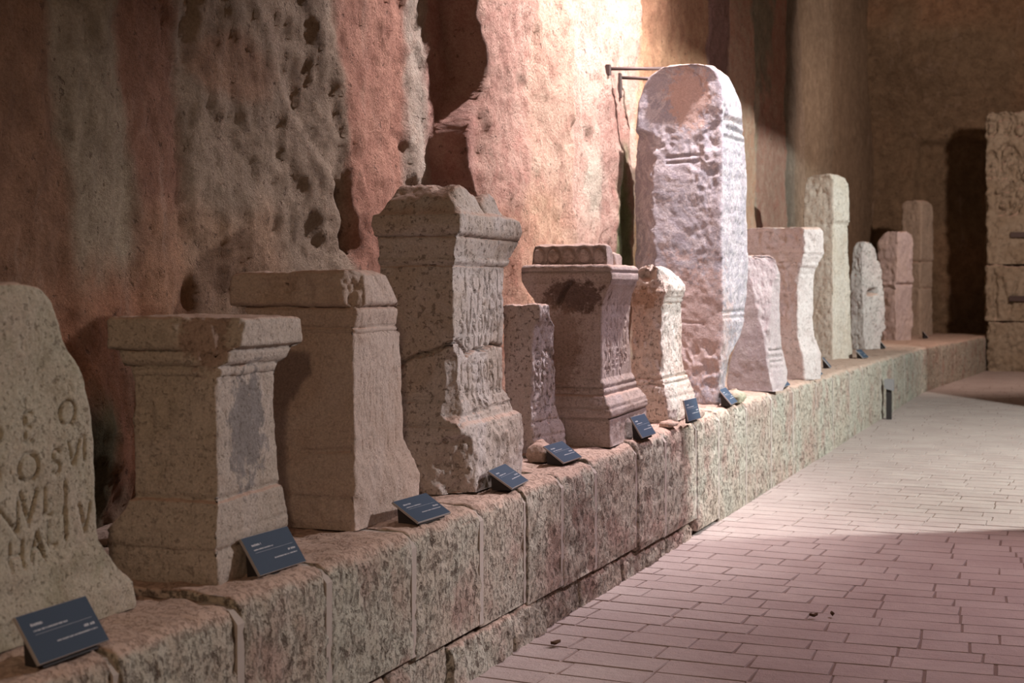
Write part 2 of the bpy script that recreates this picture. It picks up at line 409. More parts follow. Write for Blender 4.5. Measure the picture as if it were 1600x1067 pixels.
def stone_geo(levels, nu=40, nv=30, dz=.015, r=.012, top=None, seed=1, low=.006, mid=.003, fine=.0015, chips=(), strokes=(), edge=1.0, pock=0.0, patches=()):
    """a dressed stone lofted through levels (z,u0,u1,v0,v1): u along the front, v into the depth.
    returns vertices in the stone's own frame, quads, and each quad's height"""
    L = np.array(levels, float); zl = L[:, 0]
    rows = np.unique(np.concatenate([np.linspace(zl[0], zl[-1], max(4, int((zl[-1] - zl[0]) / dz))), zl]))
    keep = [rows[0]]
    for z in rows[1:]:
        if z - keep[-1] > .003: keep.append(z)
    keep[-1] = zl[-1]; rows = np.array(keep); nr = len(rows)
    u0, u1, v0, v1 = (np.interp(rows, zl, L[:, i]) for i in (1, 2, 3, 4))
    A = np.linspace(0, 1, nu + 1); B = np.linspace(0, 1, nv + 1)
    ring = [(a, 0) for a in A[:-1]] + [(1, b) for b in B[:-1]] + [(a, 1) for a in A[::-1][:-1]] + [(0, b) for b in B[::-1][:-1]]
    ra = np.array(ring); Pn = len(ring)
    a = np.tile(ra[:, 0], nr); b = np.tile(ra[:, 1], nr); ri = np.repeat(np.arange(nr), Pn)
    ga, gb = np.meshgrid(A[1:-1], B[1:-1], indexing='ij')
    ng = ga.size
    a = np.concatenate([a, ga.ravel()]); b = np.concatenate([b, gb.ravel()]); ri = np.concatenate([ri, np.full(ng, nr - 1)])
    U = u0[ri] + (u1 - u0)[ri] * a; Vv = v0[ri] + (v1 - v0)[ri] * b; Z = rows[ri].copy()
    on_top = ri == nr - 1
    # rounded, worn arrises
    rr = r * (.55 + .9 * np.abs(vnoise(np.stack([U * 9, Vv * 9, Z * 9], 1), seed + 7)) * edge)
    rr = np.minimum(rr, .35 * np.minimum((u1 - u0)[ri], (v1 - v0)[ri]))
    cu = np.clip(U, u0[ri] + rr, u1[ri] - rr); cv = np.clip(Vv, v0[ri] + rr, v1[ri] - rr); cz = np.minimum(Z, rows[-1] - rr)
    d = np.stack([U - cu, Vv - cv, Z - cz], 1); ln = np.linalg.norm(d, axis=1)
    k = np.where(ln > rr, rr / np.maximum(ln, 1e-9), 1.0)[:, None]
    p = np.stack([cu, cv, cz], 1) + d * k
    if top is not None:
        w = on_top.astype(float); p[:, 2] += w * top(p[:, 0], p[:, 1])
    if len(strokes):
        front = b == 0; left = (a == 0) & ~front
        w = np.where(front, p[:, 0], -p[:, 1] + np.interp(p[:, 2], zl, L[:, 3]))
        idx = np.where(front | left)[0]; q = np.stack([w[idx], p[idx, 2]], 1); dep = np.zeros(len(idx))
        for (x0, y0, x1, y1, wd, dp) in strokes:
            m = np.where((q[:, 0] > min(x0, x1) - wd) & (q[:, 0] < max(x0, x1) + wd) & (q[:, 1] > min(y0, y1) - wd) & (q[:, 1] < max(y0, y1) + wd))[0]
            if not len(m): continue
            e = np.array([x1 - x0, y1 - y0]); ll = e @ e + 1e-12
            tt = np.clip(((q[m] - (x0, y0)) @ e) / ll, 0, 1)
            ds = np.linalg.norm(q[m] - (np.array([x0, y0]) + tt[:, None] * e), axis=1)
            val = dp * np.clip(1.25 * (1 - ds / wd), 0, 1)
            dep[m] = np.where(np.abs(val) > np.abs(dep[m]), val, dep[m])
        fr = front[idx]
        p[idx[fr], 1] += dep[fr]; p[idx[~fr], 0] += dep[~fr]
    for ch in chips:
        p0, n, rough = np.array(ch[0], float), np.array(ch[1], float), ch[2]
        n = n / np.linalg.norm(n)
        dd = (p - p0) @ n + rough * fbm(p * 14, 4, seed + 31)
        if len(ch) > 3: dd = dd - .12 * (1 - sstep(ch[3][0] - .05, ch[3][0] + .02, p[:, 2]) * sstep(ch[3][1] + .05, ch[3][1] - .02, p[:, 2]))
        p -= n * np.maximum(dd, 0)[:, None]
    # quads
    i = np.arange(nr - 1)[:, None] * Pn + np.arange(Pn)[None, :]; j = np.arange(nr - 1)[:, None] * Pn + (np.arange(Pn)[None, :] + 1) % Pn
    sides = np.stack([i, j, j + Pn, i + Pn], -1).reshape(-1, 4); fz = np.repeat((rows[:-1] + rows[1:]) / 2, Pn)
    G = np.zeros((nu + 1, nv + 1), int); tb = (nr - 1) * Pn
    for q_ in range(nu): G[q_, 0] = tb + q_
    for q_ in range(nv): G[nu, q_] = tb + nu + q_
    for q_ in range(nu): G[nu - q_, nv] = tb + nu + nv + q_
    for q_ in range(nv): G[0, nv - q_] = tb + 2 * nu + nv + q_
    G[1:-1, 1:-1] = nr * Pn + np.arange(ng).reshape(nu - 1, nv - 1)
    cap = np.stack([G[:-1, :-1], G[1:, :-1], G[1:, 1:], G[:-1, 1:]], -1).reshape(-1, 4)
    F = np.concatenate([sides, cap]); fz = np.concatenate([fz, np.full(len(cap), rows[-1] + 1)])
    # weathering along the normals
    V = np.stack([-p[:, 1], p[:, 0], p[:, 2]], 1)
    e1 = V[F[:, 2]] - V[F[:, 0]]; e2 = V[F[:, 3]] - V[F[:, 1]]; fn = np.cross(e1, e2)
    N = np.zeros_like(V)
    for c in range(4):
        for x in range(3): N[:, x] += np.bincount(F[:, c], fn[:, x], len(V))
    N /= np.maximum(np.linalg.norm(N, axis=1), 1e-12)[:, None]
    q = V + seed * 3.7
    disp = low * fbm(q * 5, 3, seed) + mid * fbm(q * 18, 3, seed + 3) + fine * vnoise(q * 70, seed + 5)
    if pock > 0: disp -= pock * sstep(.45, .7, vnoise(q * 22, seed + 9)) + .6 * pock * sstep(.4, .7, vnoise(q * 48, seed + 11))
    if len(patches):      # broken, hacked places on the front (w > 0) and the near side (w < 0)
        wf = np.where(b == 0, p[:, 0], np.where(a == 0, -p[:, 1], np.where(on_top, -p[:, 1], 99)))
        for (pw, pz, rw, rz, amp) in patches:
            m = sstep(1.25, .55, np.sqrt(((wf - pw) / rw) ** 2 + ((p[:, 2] - pz) / rz) ** 2) + .35 * fbm(q * 9, 3, seed + 13))
            rg = 1 - np.abs(fbm(q * np.array([9, 9, 7]), 3, seed + 15, .5)) * 2
            disp += m * amp * (1.6 * (rg - .75) + .8 * fbm(q * 22, 2, seed + 19))
    disp = np.where(np.concatenate([np.repeat(rows < rows[0] + .004, Pn), np.zeros(ng, bool)]), 0, disp)
    V = V + N * disp[:, None]
    return V, F, fz
def submesh(name, V, F):
    used = np.unique(F); mp = np.zeros(len(V), int); mp[used] = np.arange(len(used))
    return new_mesh(name, V[used], mp[F])

# ------------------------------------------------------------------ cut letters: strokes on the unit square
def _arc(cx, cy, rx, ry, a0, a1, n=7):
    pts = [(cx + rx * math.cos(math.radians(a0 + (a1 - a0) * i / n)), cy + ry * math.sin(math.radians(a0 + (a1 - a0) * i / n))) for i in range(n + 1)]
    return [(*p, *q) for p, q in zip(pts, pts[1:])]
FONT = {
 'I': [(.5, 0, .5, 1)], 'O': _arc(.5, .5, .5, .5, 0, 360, 12), 'C': _arc(.55, .5, .55, .5, 50, 310, 9), 'D': [(0, 0, 0, 1)] + _arc(0, .5, .9, .5, -90, 90, 8),
 'E': [(0, 0, 0, 1), (0, 1, .8, 1), (0, .5, .65, .5), (0, 0, .8, 0)], 'L': [(0, 0, 0, 1), (0, 0, .8, 0)], 'N': [(0, 0, 0, 1), (0, 1, 1, 0), (1, 0, 1, 1)],
 'M': [(0, 0, .15, 1), (.15, 1, .5, 0), (.5, 0, .85, 1), (.85, 1, 1, 0)], 'V': [(0, 1, .5, 0), (.5, 0, 1, 1)], 'A': [(0, 0, .5, 1), (.5, 1, 1, 0), (.2, .4, .8, .4)],
 'H': [(0, 0, 0, 1), (1, 0, 1, 1), (0, .5, 1, .5)], 'T': [(.5, 0, .5, 1), (0, 1, 1, 1)], 'S': _arc(.5, .75, .4, .25, 30, 270, 6) + _arc(.5, .25, .4, .25, 90, -150, 6),
 'P': [(0, 0, 0, 1)] + _arc(0, .74, .8, .26, -90, 90, 6), 'R': [(0, 0, 0, 1)] + _arc(0, .74, .8, .26, -90, 90, 6) + [(.3, .48, .9, 0)], 'X': [(0, 0, 1, 1), (0, 1, 1, 0)],
 'F': [(0, 0, 0, 1), (0, 1, .8, 1), (0, .5, .6, .5)], 'B': [(0, 0, 0, 1)] + _arc(0, .75, .7, .25, -90, 90, 6) + _arc(0, .25, .8, .25, -90, 90, 6)}
def letters(line, w0, w1, z, h, wd, dp, fill=.62):
    n = len(line); cell = (w1 - w0) / n; out = []
    for i, c in enumerate(line):
        for (x0, y0, x1, y1) in FONT.get(c, []):
            b = w0 + cell * (i + (1 - fill) / 2)
            out.append((b + x0 * cell * fill, z + y0 * h, b + x1 * cell * fill, z + y1 * h, wd, dp))
    return out
def poly(pts, wd, dp): return [(*p, *q, wd, dp) for p, q in zip(pts, pts[1:])]
def worn_lines(w0, w1, z0, z1, rows, h, wd, dp, seed):
    """rows of letters too worn to read: short upright strokes"""
    r = random.Random(seed); out = []
    for k in range(rows):
        z = z1 - (k + 1) * (z1 - z0) / rows; x = w0
        while x < w1:
            if r.random() < .85:
                l = r.uniform(-.006, .006); out.append((x + l, z, x - l + r.choice((0, 0, .02)), z + h * r.uniform(.6, 1), wd, dp * r.uniform(.5, 1)))
            x += r.uniform(.025, .05)
    return out

def make_stone(name, label, cat, spec, mat, parts=None, group='carved stones standing along the ledge', **kw):
    """spec = (s, t, z, yaw, levels). parts = [(part name, lowest z)] from the base up, or None for a single mesh"""
    s0, t0, z0, yaw, levels = spec
    V, F, fz = stone_geo(levels, **kw)
    loc = P(s0, t0, z0); rot = math.radians(yaw)
    if not parts:
        return tag(obj(name, submesh(name, V, F), mat, None, loc, rot), label, cat, group)
    root = obj(name, None, None, None, loc, rot); tag(root, label, cat, group)
    for i, (pn, zmin) in enumerate(parts):
        zmax = parts[i + 1][1] if i + 1 < len(parts) else 1e9
        m = (fz >= zmin) & (fz < zmax)
        obj(pn, submesh(pn, V, F[m]), mat, root)
    return root

# ------------------------------------------------------------------ ledge: squared blocks, mortar joints, footing stones
ledge = obj('ledge', None, None, None, P(0, 2.34, 0)); tag(ledge, 'long stone ledge of squared blocks along the rock wall', kind='structure')
TF = 2.34
JO = [1.6, 2.35, 3.05, 3.62, 4.15, 4.80, 5.44, 5.95, 6.41, 6.91, 7.65, 8.20, 8.97, 9.55, 10.40, 11.3, 12.2, 13.3, 14.2, 15.3, 16.3, 17.72, 18.9, 20.2, 21.3, 22.3]
lrng = random.Random(8)
def ledge_block(s0, s1, k, tf0, tf1, foot, fin):
    sm = (s0 + s1) / 2; zt = ledge_z(sm) + lrng.uniform(-.006, .006); yaw = math.atan2(tf1 - tf0, s1 - s0); ln = math.hypot(s1 - s0, tf1 - tf0)
    dt = lrng.uniform(-.008, .008); depth = 1.45 if s0 < 14 else (1.85 if s0 < 22 else 2.6)
    lv = [(0, 0, ln, dt, depth), (.04, 0, ln, dt - .004, depth), (zt - foot - .10, 0, ln, dt, depth), (zt - foot - .05, 0, ln, dt + .007, depth), (zt - foot - .022, 0, ln, dt + .022, depth), (zt - foot - .006, 0, ln, dt + .045, depth), (zt - foot, 0, ln, dt + .075, depth)]
    sp = .02 if s0 < 9 else .035
    V, F, fz = stone_geo(lv, nu=max(8, int(ln / sp)), nv=26, dz=sp, r=.010, seed=200 + k, low=.009 * fin, mid=.010 * fin, fine=.002 * fin, pock=.008 * fin)
    obj('ledge_block', submesh('ledge_block', V, F), M_ledge, ledge, (-(tf0 - TF), s0, foot), yaw)
    # joint towards the next block
    jw = .028 if s0 > 9 else .032
    zz = zt - foot
    prof = [(-.001, 0), (-.001, zz - .06), (.03, zz - .02), (.09, zz - .006), (1.2, zz - .006), (1.2, 0)]
    v = [(-dt - x, ln + y, z) for y in (-jw / 2, jw / 2 + .006) for x, z in prof]; n = len(prof)
    f = [list(range(n)), list(range(n, 2 * n))[::-1]] + [[(i + 1) % n, i, n + i, n + (i + 1) % n] for i in range(n)]
    o = obj('mortar_joint', new_mesh('mortar_joint', v, f), M_mortar, ledge, (-(tf0 - TF), s0, foot), yaw, smooth=False)
for k, (a, b) in enumerate(zip(JO, JO[1:])):
    foot = float(np.interp(a, [3, 4, 6.5, 8.9, 9.0], [.24, .22, .16, .09, 0]))
    ledge_block(a + .005, b - .005, k, TF, TF, foot, 1.0)
J2 = [(22.32, 2.34), (24.2, 2.22), (25.4, 2.12), (27.0, 1.98), (28.8, 1.84), (30.4, 1.72)]
for k, ((a, ta), (b, tb)) in enumerate(zip(J2, J2[1:])): ledge_block(a + .005, b - .005, 60 + k, ta, tb, 0, 1.2)
s = 1.5; k = 0
while s < 8.9:
    e = min(s + lrng.uniform(.35, .8), 8.93); fh = float(np.interp((s + e) / 2, [3, 4, 6.5, 8.9], [.24, .22, .16, .09])) + .012
    V, F, fz = stone_geo([(0, 0, e - s - .02, 0, .5), (fh * .7, 0, e - s - .02, .004, .5), (fh, 0, e - s - .02, .02, .5)], nu=int((e - s) / .02) + 4, nv=12, dz=.02, r=.025, seed=300 + k, low=.03, mid=.018, fine=.006, pock=.008)
    obj('footing_stone', submesh('footing_stone', V, F), M_ledge, ledge, (lrng.uniform(-.02, .012), s, -.01)); s = e; k += 1
# ------------------------------------------------------------------ measured outlines: (s, t, z, yaw, [(z, u0, u1, v0, v1), ...])
LV = {
 'S2': (3.782, 2.517, 0.675, 4, [(-0.0, -0.043, 0.451, -0.014, 0.371), (0.092, -0.049, 0.44, -0.016, 0.382), (0.108, -0.052, 0.435, -0.017, 0.387), (0.148, -0.048, 0.431, -0.016, 0.38), (0.154, -0.052, 0.43, -0.017, 0.387), (0.188, -0.037, 0.423, -0.01, 0.361), (0.224, -0.023, 0.422, -0.005, 0.335), (0.25, -0.018, 0.414, -0.003, 0.325), (0.258, -0.008, 0.409, 0.004, 0.31), (0.425, -0.004, 0.407, 0.013, 0.306), (0.625, -0.005, 0.388, 0.015, 0.308), (0.645, -0.01, 0.389, 0.009, 0.314), (0.675, -0.012, 0.408, 0.005, 0.319), (0.681, -0.025, 0.441, -0.006, 0.339), (0.699, -0.027, 0.45, -0.009, 0.342), (0.725, -0.031, 0.47, -0.015, 0.348), (0.735, -0.049, 0.511, -0.033, 0.376), (0.819, -0.051, 0.505, -0.033, 0.379), (0.831, -0.046, 0.494, -0.028, 0.373)]),
 'S3': (4.751, 2.557, 0.688, 2, [(-0.0, -0.034, 0.564, -0.011, 0.5), (0.068, -0.034, 0.564, -0.011, 0.5), (0.152, -0.031, 0.564, -0.01, 0.494), (0.208, -0.019, 0.527, -0.004, 0.471), (0.256, -0.008, 0.478, 0.003, 0.448), (0.297, -0.002, 0.44, 0.007, 0.439), (0.381, -0.003, 0.445, 0.009, 0.438), (0.55, -0.003, 0.439, 0.009, 0.441), (0.736, -0.004, 0.425, 0.011, 0.443), (0.741, -0.012, 0.382, 0.004, 0.459), (0.758, -0.013, 0.382, 0.001, 0.459), (0.763, -0.009, 0.382, 0.007, 0.452), (0.811, -0.018, 0.376, -0.004, 0.468), (0.84, -0.021, 0.364, -0.007, 0.474), (0.842, -0.046, 0.348, -0.023, 0.521), (0.864, -0.046, 0.324, -0.023, 0.521), (0.956, -0.042, 0.238, -0.012, 0.516), (0.975, -0.03, 0.192, 0.012, 0.498)]),
 'S4': (5.689, 2.522, 0.699, 2, [(-0.0, -0.067, 0.679, -0.022, 0.404), (0.146, -0.069, 0.721, -0.017, 0.409), (0.23, -0.068, 0.73, -0.013, 0.409), (0.294, -0.058, 0.727, -0.001, 0.401), (0.313, -0.042, 0.667, 0.022, 0.389), (0.367, -0.033, 0.657, 0.03, 0.382), (0.397, -0.027, 0.621, 0.035, 0.375), (0.425, -0.018, 0.585, 0.044, 0.368), (0.635, -0.018, 0.582, 0.05, 0.37), (0.887, -0.051, 0.574, 0.039, 0.411), (0.999, -0.04, 0.594, 0.043, 0.398), (1.01, -0.05, 0.622, 0.03, 0.406), (1.033, -0.052, 0.642, 0.027, 0.406), (1.041, -0.046, 0.649, 0.035, 0.402), (1.083, -0.047, 0.706, 0.028, 0.4), (1.128, -0.052, 0.737, 0.019, 0.402), (1.136, -0.066, 0.722, 0.002, 0.413), (1.176, -0.075, 0.721, -0.004, 0.423), (1.22, -0.069, 0.695, -0.003, 0.416), (1.237, -0.036, 0.646, 0.015, 0.378)]),
 'S5': (6.932, 2.678, 0.724, -8, [(0.0, 0.0, 0.35, 0.0, 0.202), (0.04, 0.0, 0.358, 0.0, 0.202), (0.087, -0.002, 0.363, 0.003, 0.201), (0.134, -0.007, 0.335, 0.012, 0.19), (0.174, -0.01, 0.302, 0.017, 0.184), (0.224, -0.01, 0.272, 0.017, 0.184), (0.375, -0.008, 0.26, 0.014, 0.185), (0.575, -0.007, 0.233, 0.012, 0.186), (0.609, -0.005, 0.235, 0.009, 0.191), (0.642, -0.003, 0.236, 0.006, 0.192), (0.676, 0.0, 0.211, 0.0, 0.194), (0.702, 0.008, 0.149, -0.014, 0.207), (0.726, 0.012, 0.131, -0.02, 0.209), (0.789, 0.01, 0.122, -0.017, 0.208)]),
 'S6': (7.421, 2.427, 0.734, 3, [(0.0, -0.057, 0.813, -0.019, 0.458), (0.154, -0.056, 0.794, -0.015, 0.457), (0.165, -0.066, 0.796, -0.025, 0.469), (0.2, -0.066, 0.796, -0.025, 0.469), (0.228, -0.055, 0.806, -0.007, 0.46), (0.277, -0.038, 0.735, 0.018, 0.444), (0.291, -0.031, 0.703, 0.023, 0.436), (0.319, -0.027, 0.702, 0.028, 0.432), (0.34, -0.024, 0.67, 0.033, 0.427), (0.368, -0.016, 0.65, 0.046, 0.419), (0.55, -0.015, 0.607, 0.043, 0.419), (0.768, -0.015, 0.592, 0.043, 0.419), (0.81, -0.029, 0.563, 0.027, 0.435), (0.845, -0.05, 0.549, 0.009, 0.459), (0.88, -0.067, 0.523, -0.014, 0.476), (0.901, -0.079, 0.497, -0.034, 0.485), (0.971, -0.079, 0.51, -0.03, 0.488), (0.992, -0.072, 0.493, -0.02, 0.48)]),
 'S7': (8.693, 2.453, 0.751, 0, [(0.0, -0.044, 0.536, -0.015, 0.253), (0.081, -0.049, 0.599, -0.012, 0.261), (0.145, -0.046, 0.629, -0.002, 0.26), (0.194, -0.042, 0.593, 0.008, 0.259), (0.242, -0.035, 0.573, 0.018, 0.254), (0.275, -0.024, 0.571, 0.031, 0.245), (0.307, -0.019, 0.538, 0.036, 0.24), (0.416, -0.017, 0.472, 0.041, 0.239), (0.727, -0.017, 0.456, 0.041, 0.239), (0.752, -0.022, 0.456, 0.035, 0.244), (0.8, -0.029, 0.475, 0.024, 0.249), (0.816, -0.038, 0.446, 0.009, 0.255), (0.865, -0.038, 0.446, 0.009, 0.255), (0.921, -0.031, 0.377, 0.028, 0.253), (0.97, -0.023, 0.245, 0.056, 0.191), (0.994, -0.035, 0.14, 0.086, 0.137)]),
 'S8': (10.013, 2.470, 0.764, -5, [(0.0, 0.0, 0.142, 0.0, 0.253), (0.119, 0.004, 0.191, -0.008, 0.294), (0.322, 0.017, 0.204, -0.033, 0.373), (0.455, 0.021, 0.373, -0.041, 0.499), (0.588, 0.023, 0.514, -0.045, 0.601), (0.79, 0.021, 0.605, -0.041, 0.631), (1.305, 0.017, 0.63, -0.033, 0.634), (1.723, 0.019, 0.586, -0.037, 0.64), (2.072, 0.021, 0.496, -0.041, 0.626), (2.214, 0.019, 0.431, -0.037, 0.615), (2.315, 0.013, 0.348, -0.025, 0.571), (2.389, 0.0, 0.288, 0.0, 0.521), (2.435, -0.025, 0.259, 0.049, 0.441), (2.453, -0.052, 0.156, 0.102, 0.371)]),
 'S9': (11.394, 2.348, 0.766, -14, [(-0.0, 0.0, 0.19, 0.0, 0.407), (0.062, -0.006, 0.28, 0.008, 0.416), (0.144, -0.018, 0.328, 0.025, 0.398), (0.247, -0.03, 0.314, 0.042, 0.374), (0.335, -0.033, 0.275, 0.046, 0.338), (0.422, -0.033, 0.263, 0.046, 0.303), (0.597, -0.033, 0.239, 0.046, 0.257), (0.886, -0.03, 0.218, 0.042, 0.258), (0.963, -0.024, 0.2, 0.033, 0.261), (1.071, -0.033, 0.143, 0.046, 0.257), (1.097, -0.055, 0.132, 0.075, 0.234)]),
 'S10': (13.086, 2.402, 0.756, -18, [(-0.0, -0.03, 0.287, -0.01, 0.4), (0.111, -0.032, 0.312, -0.01, 0.406), (0.24, -0.036, 0.33, -0.0, 0.402), (0.287, -0.041, 0.328, 0.021, 0.38), (0.399, -0.046, 0.275, 0.048, 0.342), (0.551, -0.045, 0.247, 0.054, 0.333), (0.973, -0.043, 0.242, 0.043, 0.344), (1.026, -0.044, 0.237, 0.025, 0.384), (1.067, -0.05, 0.26, 0.0, 0.447), (1.091, -0.052, 0.282, 0.006, 0.445), (1.149, -0.071, 0.327, -0.024, 0.564), (1.167, -0.072, 0.32, -0.035, 0.589), (1.372, -0.072, 0.295, -0.035, 0.589), (1.407, -0.074, 0.279, -0.008, 0.543)]),
 'S11': (17.603, 2.889, 0.723, -18, [(-0.0, 0.0, 0.51, 0.0, 0.401), (0.485, 0.0, 0.476, 0.0, 0.401), (1.644, 0.0, 0.389, 0.0, 0.41), (1.66, 0.01, 0.4, -0.012, 0.425), (1.691, 0.01, 0.417, -0.012, 0.425), (1.973, 0.005, 0.429, -0.006, 0.413), (2.169, 0.005, 0.395, -0.006, 0.395), (2.24, -0.005, 0.35, 0.006, 0.363), (2.271, -0.02, 0.248, 0.024, 0.285)]),
 'S12': (21.380, 3.033, 0.695, -25, [(0.0, 0.0, 0.391, 0.0, 0.242), (0.245, -0.021, 0.473, 0.019, 0.24), (0.292, -0.021, 0.559, 0.019, 0.24), (0.953, -0.035, 0.51, 0.032, 0.242), (1.188, -0.041, 0.486, 0.039, 0.226), (1.377, -0.041, 0.365, 0.039, 0.215), (1.518, -0.028, 0.242, 0.026, 0.191), (1.584, -0.021, 0.165, 0.019, 0.151)]),
 'S13': (25.405, 3.081, 0.677, -25, [(0.0, 0.0, 0.473, -0.0, 0.293), (0.367, -0.008, 0.548, 0.008, 0.301), (0.989, -0.016, 0.54, 0.015, 0.309), (1.034, 0.008, 0.544, -0.008, 0.363), (1.078, 0.008, 0.544, -0.008, 0.376), (1.701, 0.016, 0.511, -0.015, 0.42), (1.857, 0.016, 0.469, -0.015, 0.304), (1.912, 0.008, 0.336, -0.008, 0.209)]),
 'S14': (29.098, 3.074, 0.663, -25, [(0.0, -0.0, 0.477, 0.0, 0.387), (0.152, -0.0, 0.477, 0.0, 0.387), (0.937, -0.0, 0.453, 0.0, 0.387), (1.443, -0.0, 0.453, 0.0, 0.387), (1.506, 0.009, 0.487, -0.009, 0.422), (2.455, 0.019, 0.472, -0.017, 0.442), (2.607, 0.009, 0.439, -0.009, 0.422), (2.671, -0.019, 0.314, 0.017, 0.332)]),
}
# stone kinds
M_s1 = stone_mat('stele_greenish', (.46, .43, .34), (.50, .45, .37), (.27, .22, .15), .45, 60, .5, moss=.25)
M_s2 = stone_mat('altar_grey_patched', (.50, .44, .39), (.45, .39, .33), (.28, .24, .20), .3, 70, .4, patches=[((0, .20, .47), (.16, .13, .20), (.20, .19, .19), .8), ((-.04, .0, .78), (.10, .07, .13), (.36, .26, .22), .8)])
M_s3 = stone_mat('altar_rosy', (.52, .43, .38), (.48, .38, .32), (.40, .30, .24), .12, 80, .3)
M_s4 = stone_mat('altar_travertine', (.50, .46, .44), (.45, .39, .34), (.28, .23, .19), .5, 42, .35)
M_s5 = stone_mat('altar_pocked', (.53, .48, .48), (.47, .41, .38), (.26, .20, .16), .6, 45, .35)
M_s6 = stone_mat('altar_stained', (.50, .43, .41), (.44, .36, .32), (.22, .15, .11), .3, 75, .5, patches=[((-.20, 0, .82), (.17, .3, .10), (.10, .06, .045), .85), ((-.28, 0, .55), (.15, .1, .25), (.27, .19, .15), .6)])
M_s7 = stone_mat('altar_speckled', (.57, .51, .47), (.50, .41, .36), (.44, .40, .38), .55, 48, .4, patches=[((-.16, 0, .80), (.12, .06, .10), (.30, .19, .12), .7)])
M_s8 = stone_mat('slab_lilac', (.30, .29, .32), (.33, .305, .325), (.23, .21, .245), .12, 60, .5, vein=.6, vein_col=(.52, .49, .50), patches=[((-.22, .02, 2.22), (.17, .3, .24), (.42, .31, .27), .9), ((-.3, .0, .55), (.5, .3, .5), (.43, .33, .30), .7)])
M_s9 = stone_mat('stele_mauve', (.37, .32, .325), (.40, .35, .345), (.33, .30, .31), .1, 60, .4, vein=.25, vein_col=(.55, .52, .52))
M_s10 = stone_mat('altar_pale', (.55, .50, .49), (.49, .43, .42), (.38, .32, .31), .3, 40, .45)
M_s11 = stone_mat('pillar_cream', (.58, .52, .46), (.54, .47, .40), (.36, .29, .23), .4, 40, .4)
M_s12 = stone_mat('stele_pale', (.58, .54, .52), (.54, .48, .47), (.38, .34, .32), .6, 26, .35)
M_s13 = stone_mat('stele_lilac', (.47, .40, .40), (.50, .42, .40), (.36, .30, .29), .2, 25, .4)
M_s14 = stone_mat('pillar_brown', (.44, .36, .29), (.40, .33, .27), (.27, .20, .15), .2, 20, .4)
M_s15 = stone_mat('relief_brown', (.34, .28, .21), (.29, .23, .165), (.19, .14, .10), .3, 12, .5, rough_bump=1.6)
M_rock = stone_mat('loose_rock', (.46, .36, .30), (.40, .31, .26), (.28, .22, .18), .2, 50, .4)
M_rockg = stone_mat('mossy_rock', (.40, .39, .29), (.34, .34, .24), (.25, .24, .17), .3, 40, .4)
def band(*zs, wd=.008, dp=.012, a=-.7, b=.9):
    """grooves running round the front and the near side, between mouldings"""
    return [(a, z, b, z, wd, dp) for z in zs]

# --- leftmost stele with a rounded head, front turned to the corridor
prof = [(.664, 3.472), (.741, 3.466), (.798, 3.412), (.845, 3.352), (.885, 3.334), (.996, 3.325), (1.143, 3.317), (1.235, 3.311), (1.328, 3.283), (1.403, 3.241), (1.467, 3.188), (1.565, 3.143), (1.605, 3.096), (1.617, 3.03)]
C1, T1, Z1 = 2.96, 2.60, ledge_z(3.2) - .003
lv = []
for z, s in prof:
    f = .0 if z < .76 else (.02 if z < .86 else .03)
    hw = s - C1
    lv.append((max(0, z - .664), -hw, hw, f, .34 - f * .5))
strk = []
def glyph(c, x0, x1, y0, y1, wd=.0068, dp=.013):
    """one letter, placed by its left, right, top and bottom on the measured front"""
    ux = lambda x: .061 + .00262 * (x - 40)
    zy = lambda y: 1.143 - .664 - (y - 700) * .00184
    return [(ux(x0 + (x1 - x0) * a), zy(y1 + (y0 - y1) * b), ux(x0 + (x1 - x0) * c_), zy(y1 + (y0 - y1) * d), wd, dp) for a, b, c_, d in FONT[c]]
for c, x0, x1, y0, y1 in (('D', -16, 13, 637, 676), ('E', 45, 58, 631, 672), ('O', 97, 120, 619, 657), ('O', -22, 8, 700, 730), ('O', 36, 64, 690, 731), ('S', 84, 98, 690, 728), ('V', 108, 128, 682, 719), ('I', 132, 138, 675, 712), ('R', -58, -38, 704, 744),
        ('N', 0, 33, 757, 802), ('V', 38, 62, 745, 792), ('L', 74, 87, 745, 786), ('I', 102, 108, 740, 788), ('M', -46, -8, 764, 806), ('H', 22, 40, 815, 855), ('A', 52, 73, 808, 848), ('L', 82, 95, 798, 833), ('I', 104, 110, 783, 827), ('V', 128, 146, 779, 824), ('P', -20, 6, 822, 862)):
    strk += glyph(c, x0, x1, y0, y1)
make_stone('round_headed_stele', 'weathered greenish stele with rounded head and cut letters, leftmost and nearest of all', 'stele',
           (C1, T1, Z1, 0, lv), M_s1, [('base', 0), ('shaft', .19), ('rounded_head', .72)], nu=150, nv=20, dz=.006, r=.02, seed=11, low=.010, mid=.003, fine=.0012, strokes=strk)

# --- altar with broken crown corner
sp = LV['S2']; zt = sp[4][-1][0]
def plane(a, b, c):
    a, b, c = map(np.array, (a, b, c)); n = np.cross(b - a, c - a); n = n / np.linalg.norm(n)
    return a, (n if n[0] < 0 or (n[0] == 0 and n[1] < 0) else -n)
ch = plane((-.04, .15, zt), (.10, -.03, zt), (-.006, .010, .60))
make_stone('altar', 'grey altar with a broken crown corner and dark patch, second from the left', 'altar', sp, M_s2, [('base', 0), ('shaft', .258), ('crown', .645)],
           nu=60, nv=60, dz=.010, r=.010, seed=12, low=.008, mid=.005, fine=.0018, chips=[(ch[0], ch[1], .02)], strokes=band(.262, .156, .106) + band(.642, wd=.007) + band(.678, .729, wd=.010, dp=.016), patches=[(-.17, .44, .16, .16, .008)])

